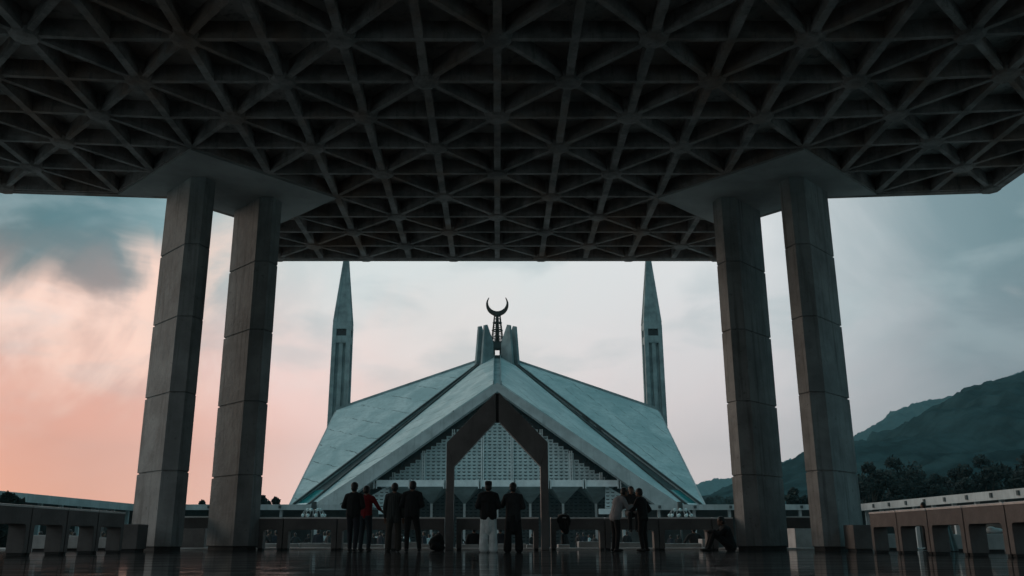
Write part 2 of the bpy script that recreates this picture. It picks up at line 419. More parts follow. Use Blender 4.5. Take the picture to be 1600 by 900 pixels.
# ------------------------------------------------------------------ parapet rails (inverted U units)
def rail_mesh(w, h=.95, bd=.36, lw=.15, th=.34):
    """unit centred on its origin, running along x"""
    m = MB(); x = w/2-.012; fil = .07
    prof = [(-x, .05), (-x, h-.05), (x, h-.05), (x, .05), (x-lw, .05), (x-lw*1.0, h-bd-fil)]
    for t in range(1, 4): a = t/4*math.pi/2; prof.append((x-lw-fil*(1-math.cos(a)), h-bd-fil*(1-math.sin(a))))
    prof += [(x-lw-fil, h-bd), (-x+lw+fil, h-bd)]
    for t in range(3, 0, -1): a = t/4*math.pi/2; prof.append((-x+lw+fil*(1-math.cos(a)), h-bd-fil*(1-math.sin(a))))
    prof += [(-x+lw, h-bd-fil), (-x+lw, .05)]
    m.prism([(px, -th/2, pz) for px, pz in prof], [(px, th/2, pz) for px, pz in prof])
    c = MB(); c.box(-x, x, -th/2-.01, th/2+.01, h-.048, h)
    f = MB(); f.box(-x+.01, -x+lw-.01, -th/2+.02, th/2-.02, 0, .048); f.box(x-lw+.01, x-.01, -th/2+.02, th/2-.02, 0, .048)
    return m.mesh('rail_body', M_par), c.mesh('coping', M_skylit), f.mesh('foot', M_joint)  # pale coping stands for the sky-lit highlight on the rail top
rail_cache = {}
def rail(x, y, w, rz, label, group='stone parapet units around the portico floor', h=.95):
    key = (round(w, 2), h)
    if key not in rail_cache: rail_cache[key] = rail_mesh(w, h)
    e = empty('parapet_rail', (x, y, 0), rz, label, 'parapet rail', group)
    for me, n in zip(rail_cache[key], ('rail_body', 'coping', 'foot')):
        o = bpy.data.objects.new(n, me); COL.objects.link(o); o.parent = e
        bv = o.modifiers.new('bevel', 'BEVEL'); bv.width = .008; bv.segments = 2; bv.limit_method = 'ANGLE'
    return e
YR = 27.75
def xr(px, Y=YR): return (px-777)*Y/1445
for (a, b_), lb in zip([(404, 443), (443, 527), (527, 611), (611, 695), (713, 842), (860, 945), (945, 1029), (1029, 1112), (1112, 1146)],
    ['short brown parapet unit butting the inner left column', 'stone parapet unit left of the black-shirted man, second from the inner left column',
     'stone parapet unit behind the man in black and the man in red', 'stone parapet unit behind the striped-shirt man and the suited man',
     'wide stone parapet unit between the posts of the pointed frame', 'stone parapet unit with the dark bag hung over it',
     'stone parapet unit behind the grey-sweater man with a man sitting on it', 'stone parapet unit with a dark-coated man seen through its opening',
     'short stone parapet unit behind the man seated against the right column']):
    rail((xr(a)+xr(b_))/2, YR, xr(b_)-xr(a), 0, lb)
for s, side in ((-1, 'left'), (1, 'right')):
    rail(s*9.5, 29.35-.7, 2.6, 0, 'parapet unit seen in the gap between the two %s columns' % side, h=1.0)
    names = ['far end unit of the %s side parapet, nearest the %s columns', 'second unit from the far end of the %s side parapet, before the %s columns', 'third unit from the far end of the %s side parapet before the %s columns',
             'fourth unit from the far end of the %s side parapet before the %s columns', 'fifth unit of the %s side parapet from the %s columns, at the frame edge']
    y = 22.55
    for k in range(5):
        rail(s*9.3, y-.76, 1.50, math.pi/2, names[k] % (side, side)); y -= 1.51

# pointed gateway frame standing in the parapet line
YF = 27.2
fr = empty('gable_frame', (0, YF, 0), 0, 'tall thin brown stone pointed frame standing in the middle of the parapet', 'frame')
zo, zi = 3.13, 2.42; za, zb = 4.66, 3.78
for s in (-1, 1):
    x0, x1 = s*1.53, s*1.30
    m = MB()
    m.prism([(x0, YF-.02, 0), (x1, YF-.02, 0), (x1, YF-.02, zi), (x0, YF-.02, zo)], [(x0, YF+.35, 0), (x1, YF+.35, 0), (x1, YF+.35, zi), (x0, YF+.35, zo)])
    m.build('post', M_frame, fr, bevel=.01)
    m = MB()
    for ya, yb in ((YF-.025, YF+.355),):
        r = [(x0, zo+.002), (x1, zi+.002), (s*.045, zb), (s*.045, za)]
        m.prism([(x, ya, z) for x, z in r], [(x, yb, z) for x, z in r])
    m.build('rafter', M_frame, fr, bevel=.01)
m = MB(); m.prism([(-.05, YF+.03, zb-.02), (.05, YF+.03, zb-.02), (.05, YF+.03, za-.02), (-.05, YF+.03, za-.02)], [(-.05, YF+.3, zb-.02), (.05, YF+.3, zb-.02), (.05, YF+.3, za-.02), (-.05, YF+.3, za-.02)])
m.build('ridge_joint', M_joint, fr)

# ------------------------------------------------------------------ low stone blocks behind the parapet
def block(px0, px1, ptop, Y, dep, label, base=True, m_=None, z0=None):
    x0, x1 = xr(px0, Y), xr(px1, Y); zt = at(777, ptop, Y).z; z0 = (0 if Y < 29.7 else GZ) if z0 is None else z0
    e = empty('stone_block', ((x0+x1)/2, Y+dep/2, z0), 0, label, 'stone block', 'pale stone blocks and benches behind the parapet')
    q = MB(); q.box(x0, x1, Y, Y+dep, z0+.06, zt); q.build('block_body', m_ or M_block, e, bevel=.015)
    q = MB(); q.box(x0+.05, x1-.05, Y+.05, Y+dep-.05, z0, z0+.059); q.build('recessed_foot', M_joint, e)
    return e
for a, b_, t, Y, lb in [(404, 466, 849, 31.5, 'low stone bench seen through the first two parapet openings beside the inner left column'),
    (468, 560, 848.5, 31.5, 'low stone bench behind the second parapet unit from the left column'),
    (563, 600, 850.5, 31.2, 'low stone bench seen between the man in red and the striped shirt man'),
    (622, 655, 847, 31.2, 'squarish low stone bench seen right of the striped shirt man'), (658, 694, 850, 31.2, 'low stone bench behind the backpack on the floor'),
    (712, 748, 850.5, 31.3, 'low stone bench beside the left post of the pointed frame'), (778, 822, 849.5, 31.3, 'low stone bench seen between the two men inside the pointed frame'),
    (823, 842, 851, 30.7, 'small pale stone block beside the right post of the pointed frame'), (872, 890, 850.5, 31, 'low brown stone bench below the hanging dark bag'),
    (904, 936, 846, 30.6, 'tall bright square stone block seen through the parapet opening right of the hanging bag'),
    (945, 1010, 847.5, 31.4, 'long low stone bench seen between the grey sweater man and the jacket man'),
    (1036, 1095, 849, 31.2, 'long low stone bench in front of the dark coated man beyond the parapet'), (1097, 1108, 842, 31, 'narrow pale stone block at the right end of the parapet opening near the seated man')]:
    block(a, b_, t, Y, .6, lb)
block(284, 319, 821, 30.4, .7, 'tall brown stone block seen in the gap between the left columns', m_=M_par)
block(176, 214, 819, 24.3, .7, 'dark stone block between the left side parapet and the outer left column', m_=M_par)
block(1243, 1275, 821, 30.4, .8, 'tall pale stone block seen in the gap between the right columns')
block(1335, 1366, 820, 24.6, .7, 'brown stone block between the outer right column and the right side parapet', m_=M_par)
for a, b_, t, Y, lb in [(48, 76, 836, 25.5, 'teal grey stone block seen through the side parapet opening at far left'), (100, 122, 837, 26.5, 'grey stone block seen through the middle opening of the left side parapet'),
    (150, 168, 840, 27.5, 'small grey stone block seen through the last opening of the left side parapet'),
    (1386, 1408, 834, 27.5, 'small pale stone block behind the far end of the right side parapet'), (1484, 1508, 835, 24.5, 'bright stone block beside the pale hanging cloth'), (1534, 1572, 834, 23.0, 'bright stone block carrying a white bundle at far right')]:
    block(a, b_, t, Y, .55, lb, z0=0)
# a white bundle on the far right block and a pale cloth hung over a stand
bt = at(1558, 834, 23.2)
q = MB(); q.ball((bt.x, 23.3, bt.z+.075), (.22, .15, .075), 3); q.ball((bt.x-.10, 23.27, bt.z+.13), (.10, .1, .05), 3)
tag(remeshed(q, 'cloth_bundle', mat('white_cloth', (.62, .64, .64), .9, .1, 4), .015), 'white cloth bundle lying on the stone block at far right', 'bundle')
q = MB(); cx = xr(1484, 24.3)
pl = [(cx-.16+.34*t/10, 24.3+.05*math.sin(t*1.7)) for t in range(11)]
for (xa, ya), (xb, yb) in zip(pl, pl[1:]):
    q.prism([(xa, ya, .02), (xb, yb, .02), (xb, yb+.02, .02), (xa, ya+.02, .02)], [(xa*.5+(cx-.1)*.5-.02, ya, .80), (xb*.5+(cx-.1)*.5-.02, yb, .80), (xb*.5+(cx-.1)*.5-.02, yb+.02, .80), (xa*.5+(cx-.1)*.5-.02, ya+.02, .80)])
tag(q.build('hanging_cloth', mat('teal_cloth', (.30, .46, .48), .85, .15, 4)), 'pale blue cloth hanging behind the right side parapet', 'cloth')

# ------------------------------------------------------------------ perimeter arcade
def arcade(name, a, b_, label, ztop, fas, post_gap, nrm, skip_back=False):
    e = empty(name, (a[0], a[1], GZ), 0, label, 'arcade')
    a = Vector(a); b_ = Vector(b_); d = (b_-a).normalized(); n = Vector(nrm); Ln = (b_-a).length
    q = MB(); q.beam(a+n*2.2, b_+n*2.2, 4.8, ztop-.25, ztop-.02); q.build('roof', M_arc, e)
    q = MB(); q.beam(a-n*.25, b_-n*.25, .3, ztop-fas, ztop); q.build('fascia', M_arc, e)
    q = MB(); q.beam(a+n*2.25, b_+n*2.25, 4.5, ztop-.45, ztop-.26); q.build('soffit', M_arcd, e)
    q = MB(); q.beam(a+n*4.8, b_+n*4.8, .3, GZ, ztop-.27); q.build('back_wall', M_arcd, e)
    k = int(Ln//post_gap)
    for i in range(k+1):
        p = a+d*(i*post_gap+.2)
        q = MB(); q.beam(p+n*.35-d*.15, p+n*.35+d*.15, .34, GZ, ztop-.3); q.build('post', M_arc, e)
        if nrm == (-1, 0): continue
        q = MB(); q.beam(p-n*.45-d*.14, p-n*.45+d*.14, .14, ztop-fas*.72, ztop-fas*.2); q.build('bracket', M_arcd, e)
    return e
AZ = 4.0
arcade('arcade', (-47, 100), (-13.6, 100), 'low flat roofed arcade crossing in front of the mosque at left, behind the parapet', AZ, .58, 3.86, (0, 1))
arcade('arcade', (13.6, 100), (47, 100), 'low flat roofed arcade crossing in front of the mosque at right, behind the parapet', AZ, .58, 3.86, (0, 1))
arcade('arcade', (-39.4, 30), (-39.4, 99.4), 'dark side arcade running away along the left of the courtyard', AZ, .70, 3.8, (-1, 0))
arcade('arcade', (39.4, 30), (39.4, 99.6), 'pale side arcade with bracket lamps running away along the right of the courtyard', AZ, .70, 3.8, (1, 0))

# ------------------------------------------------------------------ mosque
YC = 180.0
mosque = empty('mosque', (0, YC, GZ), 0, 'great tent shaped marble mosque with folded roof shells and a pointed lattice gable', 'mosque')
def turn(p, k):
    """rotate a point of the hall by k quarter turns about its centre"""
    x, y, z = p; y -= YC
    for _ in range(k): x, y = y, -x
    return Vector((x, y+YC, z))
rid = .62
T0 = Vector((-rid, 178.6, 36.3)); B0 = Vector((-rid, 147.6, 25.5))
S0 = Vector((-3.6, 175.6, 33.9))
K0 = Vector((-38.3, 144.6, GZ-.05)); G0 = Vector((-38.6, 143.9, GZ-.05))
K5 = Vector((-29.0, 145.9, 5.8)); G5 = Vector((-29.9, 146.5, 5.8))
def mir(p): return Vector((-p.x, p.y, p.z))
def lerp(a, b_, t): return a+(b_-a)*t
TH = .5
def solid(q, pts, off):
    q.prism([p for p in pts], [p+off for p in pts])
for k in range(4):
    for s in (0, 1):
        f = (lambda p: turn(mir(p) if s else p, k))
        down = Vector((0, 0, -TH))
        q = MB()
        # shell as an upper and a foot quad
        n = 10
        def edge(P0, P1, P2, t):   # through the three control points
            return lerp(P0, P1, t) if t <= 1 else lerp(P1, P2, t-1)
        L1 = [edge(B0, K5, K0, i/n*2) for i in range(n+1)]; L2 = [edge(S0, G5, G0, i/n*2) for i in range(n+1)]
        for i in range(n):
            solid(q, [f(L1[i]), f(L1[i+1]), f(L2[i+1]), f(L2[i])], down)
        solid(q, [f(T0), f(B0), f(S0)], down)
        bmesh.ops.remove_doubles(q.bm, verts=q.bm.verts, dist=.001)
        # drop the inner walls left between the strips
        q.build('roof_shell', M_shell, mosque)
        # edge beam along the gable
        drop0, drop1 = 1.45, 3.1
        a0, a1, a2 = B0+Vector((rid, -.35, .06)), K5+Vector((0, -.35, .02)), K0+Vector((0, -.35, 0))
        b0, b1, b2 = a0-Vector((0, 0, drop0)), a1+Vector((4.0, 0, 0)), a2+Vector((5.6, 0, 0))
        back = Vector((0, 2.4, 0))
        q = MB()
        for (u0, u1, v1, v0) in ((a0, a1, b1, b0), (a1, a2, b2, b1)):
            pp = [u0, u1, v1, v0]
            q.prism([f(p) for p in pp], [f(p+back) for p in pp])
        q.build('edge_beam', M_beam, mosque)
    # diagonal gutter between two neighbouring shells
    q = MB()
    for (pa, pb) in ((S0, G5), (G5, G0)):
        ra, rb = (Vector((-(YC-p.y), YC-abs(p.x), p.z)) for p in (pa, pb))
        dn = Vector((0, 0, -.48))
        for A_, B_, C_, D_ in ((pa, pb, rb, ra),):
            base = [turn(p+dn, k) for p in (A_, B_, C_, D_)]
            q.prism(base, [p+Vector((0, 0, -3.0)) for p in base])
        # upstand on each lip
        for u, v in ((pa, pb), (ra, rb)):
            w = Vector((.25, -.25, 0)) if u is pa else Vector((-.25, .25, 0))
            w = -w
            base = [turn(u, k), turn(v, k), turn(v+w*.0+Vector((0, 0, .35)), k), turn(u+Vector((0, 0, .35)), k)]
            q.prism(base, [p+turn(Vector((w.x, w.y+YC, 0)), k)-Vector((0, YC, 0)) for p in base])
    gut = q.build('gutter', M_gutter, mosque)
    q = MB()
    pa, pb = lerp(S0, G5, .90), lerp(S0, G5, .985); ra, rb = (Vector((-(YC-p.y), YC-abs(p.x), p.z)) for p in (pa, pb))
    base = [turn(p+Vector((0, 0, -.36)), k) for p in (pa, pb, rb, ra)]
    q.prism(base, [p+Vector((0, 0, -3)) for p in base]); q.build('corner_window', M_turq, gut)
    q = MB()
    pa, pb = lerp(S0, G5, .985), lerp(S0, G5, 1.0); ra, rb = (Vector((-(YC-p.y), YC-abs(p.x), p.z)) for p in (pa, pb))
    base = [turn(p+Vector((0, 0, -.2)), k) for p in (pa, pb, rb, ra)]
    q.prism(base, [p+Vector((0, 0, -.6)) for p in base]); q.build('gutter_stop', M_canopy, gut)
    # sunk strip along each ridge
    q = MB(); e0, e1 = Vector((0, 178.4, 35.9)), Vector((0, 147.3, 25.1)); hw = Vector((rid-.05, 0, 0))
    base = [turn(p, k) for p in (e0-hw, e1-hw, e1+hw, e0+hw)]
    q.prism(base, [p+Vector((0, 0, -.5)) for p in base])
    for sx in (-1, 1):
        w = Vector((.14*sx, 0, 0)); o1 = Vector((sx*(rid-.04), 0, 0)); up = Vector((0, 0, .75))
        base = [turn(p, k) for p in (e0+o1, e1+o1, e1+o1+up, e0+o1+up)]
        ot = [turn(p, k) for p in (e0+o1+w, e1+o1+w, e1+o1+w+up, e0+o1+w+up)]
        q.prism(base, ot)
    q.build('ridge_strip', M_min, mosque)
    # gable wall: lattice in bays with a stepped head, dark glazing behind
    YW = 150.4
    def zlow(x):   # underside of the edge beam
        t = min(1, abs(x)/25.2); return (25.5-1.45)*(1-t)+5.8*t
    q = MB(); cw, ch = .85, .56
    z0 = 9.75
    for ci in range(-25, 25):
        xa = ci*cw; xb = xa+cw; xm = max(abs(xa), abs(xb))
        rows = int((zlow(xm)-.55-z0)/ch)
        if rows <= 0: continue
        q.mi = 0
        q.prism([turn(p, k) for p in ((xa, YW, z0), (xb, YW, z0), (xb, YW, z0+rows*ch), (xa, YW, z0+rows*ch))],
                [turn(p, k) for p in ((xa, YW+.3, z0), (xb, YW+.3, z0), (xb, YW+.3, z0+rows*ch), (xa, YW+.3, z0+rows*ch))])
        if k in (0, 1, 3):
            for rj in range(rows):
                zc = z0+rj*ch+ch*.62; xc = (xa+xb)/2
                arc = [(xc+.29*math.cos(math.pi+math.pi*t/6), zc+.25*math.sin(math.pi+math.pi*t/6)) for t in range(7)]
                q.mi = 1   # dark crescent painted in for the shade under the lip
                inner = [(xc+.29*math.cos(math.pi+math.pi*t/6), zc+.05*math.sin(math.pi+math.pi*t/6)) for t in range(1, 6)][::-1]
                cres = arc+inner
                q.face([turn((x, YW-.012, z), k) for x, z in cres])
                q.mi = 0   # hooded lip above
                q.prism([turn((xc-.29, YW-.001, zc+.0), k), turn((xc+.29, YW-.001, zc+.0), k), turn((xc+.2, YW-.001, zc+.05), k), turn((xc-.2, YW-.001, zc+.05), k)],
                        [turn((xc-.18, YW-.16, zc+.0), k), turn((xc+.18, YW-.16, zc+.0), k), turn((xc+.12, YW-.14, zc+.04), k), turn((xc-.12, YW-.14, zc+.04), k)])
    scr = q.build('lattice_screen', [M_lat, mat('crescent_shade', (.09, .13, .14), .6, .2, 1, 0)], mosque)
    q = MB()
    zg_ = 9.3 if k == 0 else 5
    pts = [(-26, YW+.6, zg_), (26, YW+.6, zg_), (26 if k else 21.5, YW+.6, max(zg_+.1, zlow(26)+.5)), (0, YW+.6, 25.4), (-26 if k else -21.5, YW+.6, max(zg_+.1, zlow(26)+.5))]
    q.prism([turn(p, k) for p in pts], [turn((p[0], p[1]+.2, p[2]), k) for p in pts]); q.build('gable_glazing', M_dark, mosque)
    for j in range(-4, 5):
        x = j*4.9+(2.45 if False else 0)-2.45+2.45
        x = (j+.5)*4.9
        if abs(x) > 21: continue
        zt = zlow(x)-.6
        if zt < z0+.8: continue
        for dxm in (-.16, .16):
            q = MB(); q.prism([turn(p, k) for p in ((x+dxm-.09, YW-.35, z0), (x+dxm+.09, YW-.35, z0), (x+dxm+.09, YW-.35, zt), (x+dxm-.09, YW-.35, zt))],
                              [turn(p, k) for p in ((x+dxm-.09, YW-.01, z0), (x+dxm+.09, YW-.01, z0), (x+dxm+.09, YW-.01, zt), (x+dxm-.09, YW-.01, zt))])
            q.build('mullion', M_canopy, scr)
    # entrance canopy on funnel columns
    if k == 0:
        bw = 5.67
        for j in range(7):
            xa = (j-3.5)*bw; xb = xa+bw
            q = MB(); q.box(xa+.14, xb-.14, 148.0, 148.4, 8.62, 9.66); q.build('canopy_panel', M_canopy, mosque)
        for j in range(8):
            xa = (j-3.5)*bw
            for dd in (-.2, .2):
                q = MB(); q.box(xa+dd-.09, xa+dd+.09, 147.8, 148.2, 8.3, 9.8); q.build('canopy_bracket', M_white, mosque)
        q = MB(); q.box(-19.8, 19.8, 148.41, 167, 9.3, 9.6); q.build('canopy_slab', M_funnel, mosque)
        for j in range(-3, 4):
            xc = j*bw; hb = bw/2-.02
            q = MB()
            q.rings([[(xc-.22, 157.6, 6.3), (xc+.22, 157.6, 6.3), (xc+.22, 158.1, 6.3), (xc-.22, 158.1, 6.3)],
                     [(xc-hb, 149.0, 9.25), (xc+hb, 149.0, 9.25), (xc+hb, 166.5, 9.25), (xc-hb, 166.5, 9.25)]])
            q.build('funnel', M_funnel, mosque)
            q = MB(); q.box(xc-.2, xc+.2, 157.65, 158.05, GZ, 6.3); q.build('column', M_canopy, mosque)
        M_scr = mat('shaded_stone_screen', (.13, .16, .17), .6, .2, 1, 0)  # stone lattice; the canopy's shade is put into this darker colour
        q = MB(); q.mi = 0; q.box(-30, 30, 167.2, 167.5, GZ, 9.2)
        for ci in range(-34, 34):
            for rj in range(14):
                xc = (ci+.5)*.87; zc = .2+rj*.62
                q.mi = 1; q.face([(xc-.33, 167.18, zc), (xc-.2, 167.18, zc-.2), (xc+.2, 167.18, zc-.2), (xc+.33, 167.18, zc), (xc+.2, 167.18, zc-.07), (xc-.2, 167.18, zc-.07)])  # dark crescents painted for the shade beneath the lattice scoops
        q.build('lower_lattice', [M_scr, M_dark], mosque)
        for s in (-1, 1):   # lattice returns seen beside the canopy ends
            q = MB(); q.mi = 0
            xi, xo = s*17.6, s*24.2
            q.prism([(xi, 149.6, 5.2), (xo, 149.6, 5.2), (s*17.8, 149.6, 8.9)], [(xi, 149.9, 5.2), (xo, 149.9, 5.2), (s*17.8, 149.9, 8.9)])
            for ci in range(8):
                for rj in range(6):
                    xc = s*(18.1+ci*.85); zc = 5.65+rj*.56
                    if abs(xc) > 17.6+6.6*(1-(zc-5.2)/3.9)-.5: continue
                    q.mi = 1; q.face([(xc-.31, 149.58, zc), (xc-.2, 149.58, zc-.2), (xc+.2, 149.58, zc-.2), (xc+.31, 149.58, zc), (xc+.2, 149.58, zc-.06), (xc-.2, 149.58, zc-.06)])  # scoop shade painted as dark crescents here too
            q.build('lattice_return', [M_lat, M_dark], mosque)
            q = MB(); q.box(min(s*16.5, s*25), max(s*16.5, s*25), 149.0, 149.5, 4.3, 5.15); q.build('ledge', M_canopy, mosque)
    else:
        q = MB(); pts = [(-34, YW+.3, GZ), (34, YW+.3, GZ), (26, YW+.3, 5.2), (-26, YW+.3, 5.2)]
        q.prism([turn(p, k) for p in pts], [turn((p[0], p[1]+.3, p[2]), k) for p in pts]); q.build('lower_wall', M_lat, mosque)
# pairs of fins where the girders meet round the crescent
for k in range(4):
    a = math.pi/4+k*math.pi/2; u = Vector((math.cos(a), math.sin(a), 0)); v = Vector((-u.y, u.x, 0))
    for s in (-1, 1):
        c = Vector((0, YC, 0))+v*(s*.85)
        prof = [(2.2, 33.0), (2.2, 38.6), (2.35, 39.4), (3.9, 42.5), (4.6, 42.3), (5.5, 33.0)]
        q = MB(); q.prism([c+u*r+Vector((0, 0, z))-v*.24 for r, z in prof], [c+u*r+Vector((0, 0, z))+v*.24 for r, z in prof])
        q.build('girder_fin', M_min, mosque)
q = MB(); q.box(-1.3, 1.3, YC-1.3, YC+1.3, 34.2, 36.6); q.box(-1.15, -.45, YC-1, YC+1, 36.6, 38.1); q.box(.45, 1.15, YC-1, YC+1, 36.6, 38.1); q.box(-1.2, 1.2, YC-1.05, YC+1.05, 38.08, 39.6); q.build('crescent_base', M_gutter, mosque)
# crescent and its openwork stem
q = MB(); zb_, zt_ = 39.6, 45.3
for j in range(10):
    a = j*math.pi/5; q.tube([(1.25*math.cos(a), YC+1.25*math.sin(a), zb_), (.62*math.cos(a), YC+.62*math.sin(a), zt_)], .09, 6)
for j in range(8):
    t = j/7; z = zb_+(zt_-zb_)*t*.98+.1; r = 1.28-.62*t
    q.tube([(r*math.cos(i*math.pi/8), YC+r*math.sin(i*math.pi/8), z) for i in range(17)], .16 if j % 2 else .08, 6)
stm = q.build('crescent_stem', M_bronze, mosque)
q = MB(); q.tube([(0, YC, zb_), (0, YC, zt_+.2)], [.4, .2], 10); q.build('stem_core', M_bronze, stm)
q = MB(); cz = 47.55; ro = 2.35; n = 40
out_, inn = [], []
for i in range(n+1):
    a = R(137)+(R(403)-R(137))*i/n
    out_.append((ro*math.cos(a), cz+ro*math.sin(a)))
ci_z = cz+.52; ri = 1.93
a0 = math.atan2(out_[-1][1]-ci_z, out_[-1][0]); a1 = math.atan2(out_[0][1]-ci_z, out_[0][0])
if a0 < a1: a0 += 2*math.pi
a1 = a1
for i in range(n+1):
    a = R(403-15)+(R(137+15)-R(403-15))*i/n
    inn.append((ri*math.cos(a)*1.0, ci_z+ri*math.sin(a)))
rg = out_+inn
fa_ = [(x, YC-.3, z) for x, z in rg]; fb_ = [(x, YC+.3, z) for x, z in rg]
vs = [[q.bm.verts.new(p) for p in r] for r in (fa_, fb_)]
for i in range(n):
    j = len(rg)-1-i
    for r_, fl in ((vs[0], 0), (vs[1], 1)): q.bm.faces.new((r_[i], r_[i+1], r_[j-1], r_[j]))
for i in range(len(rg)): q.bm.faces.new((vs[0][i], vs[0][(i+1) % len(rg)], vs[1][(i+1) % len(rg)], vs[1][i]))
q.build('crescent', M_bronze, mosque)

# minarets at the hall's four corners
def minaret(x, y, label):
    e = empty('minaret', (x, y, GZ), 0, label, 'minaret', 'minarets at the corners of the mosque')
    W0, W1 = 2.45, 2.25; zs_, zt = 52.2, 74.0
    def sq(h, z, ox=0): return [(x-h, y-h, z), (x+h, y-h, z), (x+h, y+h, z), (x-h, y+h, z)]
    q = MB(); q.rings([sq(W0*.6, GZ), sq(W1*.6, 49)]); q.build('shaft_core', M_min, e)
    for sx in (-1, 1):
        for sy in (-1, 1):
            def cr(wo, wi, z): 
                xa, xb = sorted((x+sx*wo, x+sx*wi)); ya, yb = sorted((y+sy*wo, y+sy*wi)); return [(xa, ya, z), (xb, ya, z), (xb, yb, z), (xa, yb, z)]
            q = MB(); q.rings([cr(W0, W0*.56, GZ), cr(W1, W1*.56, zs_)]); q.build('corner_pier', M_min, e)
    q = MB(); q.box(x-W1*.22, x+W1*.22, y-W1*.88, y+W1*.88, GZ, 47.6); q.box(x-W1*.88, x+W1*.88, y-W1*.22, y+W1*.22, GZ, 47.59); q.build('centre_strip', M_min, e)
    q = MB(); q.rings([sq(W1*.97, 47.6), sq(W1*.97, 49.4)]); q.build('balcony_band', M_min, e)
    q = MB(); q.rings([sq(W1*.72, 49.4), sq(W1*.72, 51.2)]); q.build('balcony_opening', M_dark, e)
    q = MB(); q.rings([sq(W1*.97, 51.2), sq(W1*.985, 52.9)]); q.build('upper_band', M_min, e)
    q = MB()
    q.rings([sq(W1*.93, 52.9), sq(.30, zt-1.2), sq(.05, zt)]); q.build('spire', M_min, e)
    for sx in (-1, 1):
        for sy in (-1, 1):
            def c2(wo, wi, z):
                xa, xb = sorted((x+sx*wo, x+sx*wi)); ya, yb = sorted((y+sy*wo, y+sy*wi)); return [(xa, ya, z), (xb, ya, z), (xb, yb, z), (xa, yb, z)]
            q = MB(); q.rings([c2(W1*1.0, W1*.55, 52.95), c2(.42, .12, zt-1.6)]); q.build('spire_rib', M_min, e)
    return e
minaret(-39.0, 219.3, 'rear left minaret rising behind the left roof shell of the mosque')
minaret(39.0, 219.3, 'rear right minaret rising behind the right roof shell of the mosque')

# ------------------------------------------------------------------ hills
def hill(name, prof, Y, base_drop, label, depth, seed, amp):
    rnd = random.Random(seed); pr = [at(px, py, Y) for px, py in prof]
    q = MB(); nx, ny = 420, 60; x0, x1 = pr[0].x, pr[-1].x
    from mathutils import noise as mn
    def ridge(x):
        for a, b_ in zip(pr, pr[1:]):
            if a.x <= x <= b_.x: return a.z+(b_.z-a.z)*(x-a.x)/(b_.x-a.x)
        return pr[-1].z
    vs = []
    for j in range(ny+1):
        t = j/ny*1.5-1; row = []          # -1 foot .. 0 ridge .. .5 behind
        for i in range(nx+1):
            x = x0+(x1-x0)*i/nx
            h = ridge(x)
            prof_ = (1-abs(t)**1.15) if t < 0 else (1-.8*t*t)
            z = GZ-2+(h-GZ+2)*prof_
            nz = mn.fractal(Vector((x*.010+seed, t*5, seed)), 1.0, 2.1, 5)*amp*(.25+abs(t)*1.6) + mn.fractal(Vector((x*.06, t*22, 3)), .6, 2.2, 4)*amp*.22 + abs(mn.noise(Vector((x*.35, t*80, 5))))*amp*.14
            row.append(q.bm.verts.new((x, Y+t*depth, max(GZ-3, z+nz*min(1, (h+5)/120)))))
        vs.append(row)
    for j in range(ny):
        for i in range(nx): q.bm.faces.new((vs[j][i], vs[j][i+1], vs[j+1][i+1], vs[j+1][i]))
    o = q.build(name, M_hill, smooth=True); kind(o, 'structure'); return o
hill('forested_hill', [(980, 815), (1060, 800), (1105, 782), (1150, 765), (1190, 752), (1222, 733), (1262, 711), (1300, 705), (1340, 698), (1375, 690), (1418, 681), (1435, 662), (1455, 648), (1490, 638), (1502, 622), (1518, 614), (1545, 606), (1570, 600), (1600, 589), (1660, 570), (1760, 545), (1850, 550)], 700, 0, '', 430, 3, 20)
hill('rear_hill', [(1050, 790), (1150, 772), (1240, 742), (1300, 712), (1335, 694), (1362, 672), (1392, 656), (1420, 645), (1423, 634), (1445, 627), (1475, 623), (1510, 612), (1600, 580), (1750, 570)], 1950, 0, '', 620, 5, 22)
hill('distant_hill', [(1020, 806), (1075, 763), (1092, 756), (1125, 750), (1160, 748), (1200, 738), (1222, 724), (1262, 708), (1300, 716), (1400, 705), (1600, 690)], 3000, 0, '', 250, 9, 26)
hill('low_foothill', [(1020, 806), (1090, 786), (1110, 776), (1145, 764), (1190, 752), (1260, 740), (1300, 735), (1500, 730)], 1250, 0, '', 250, 12, 12)

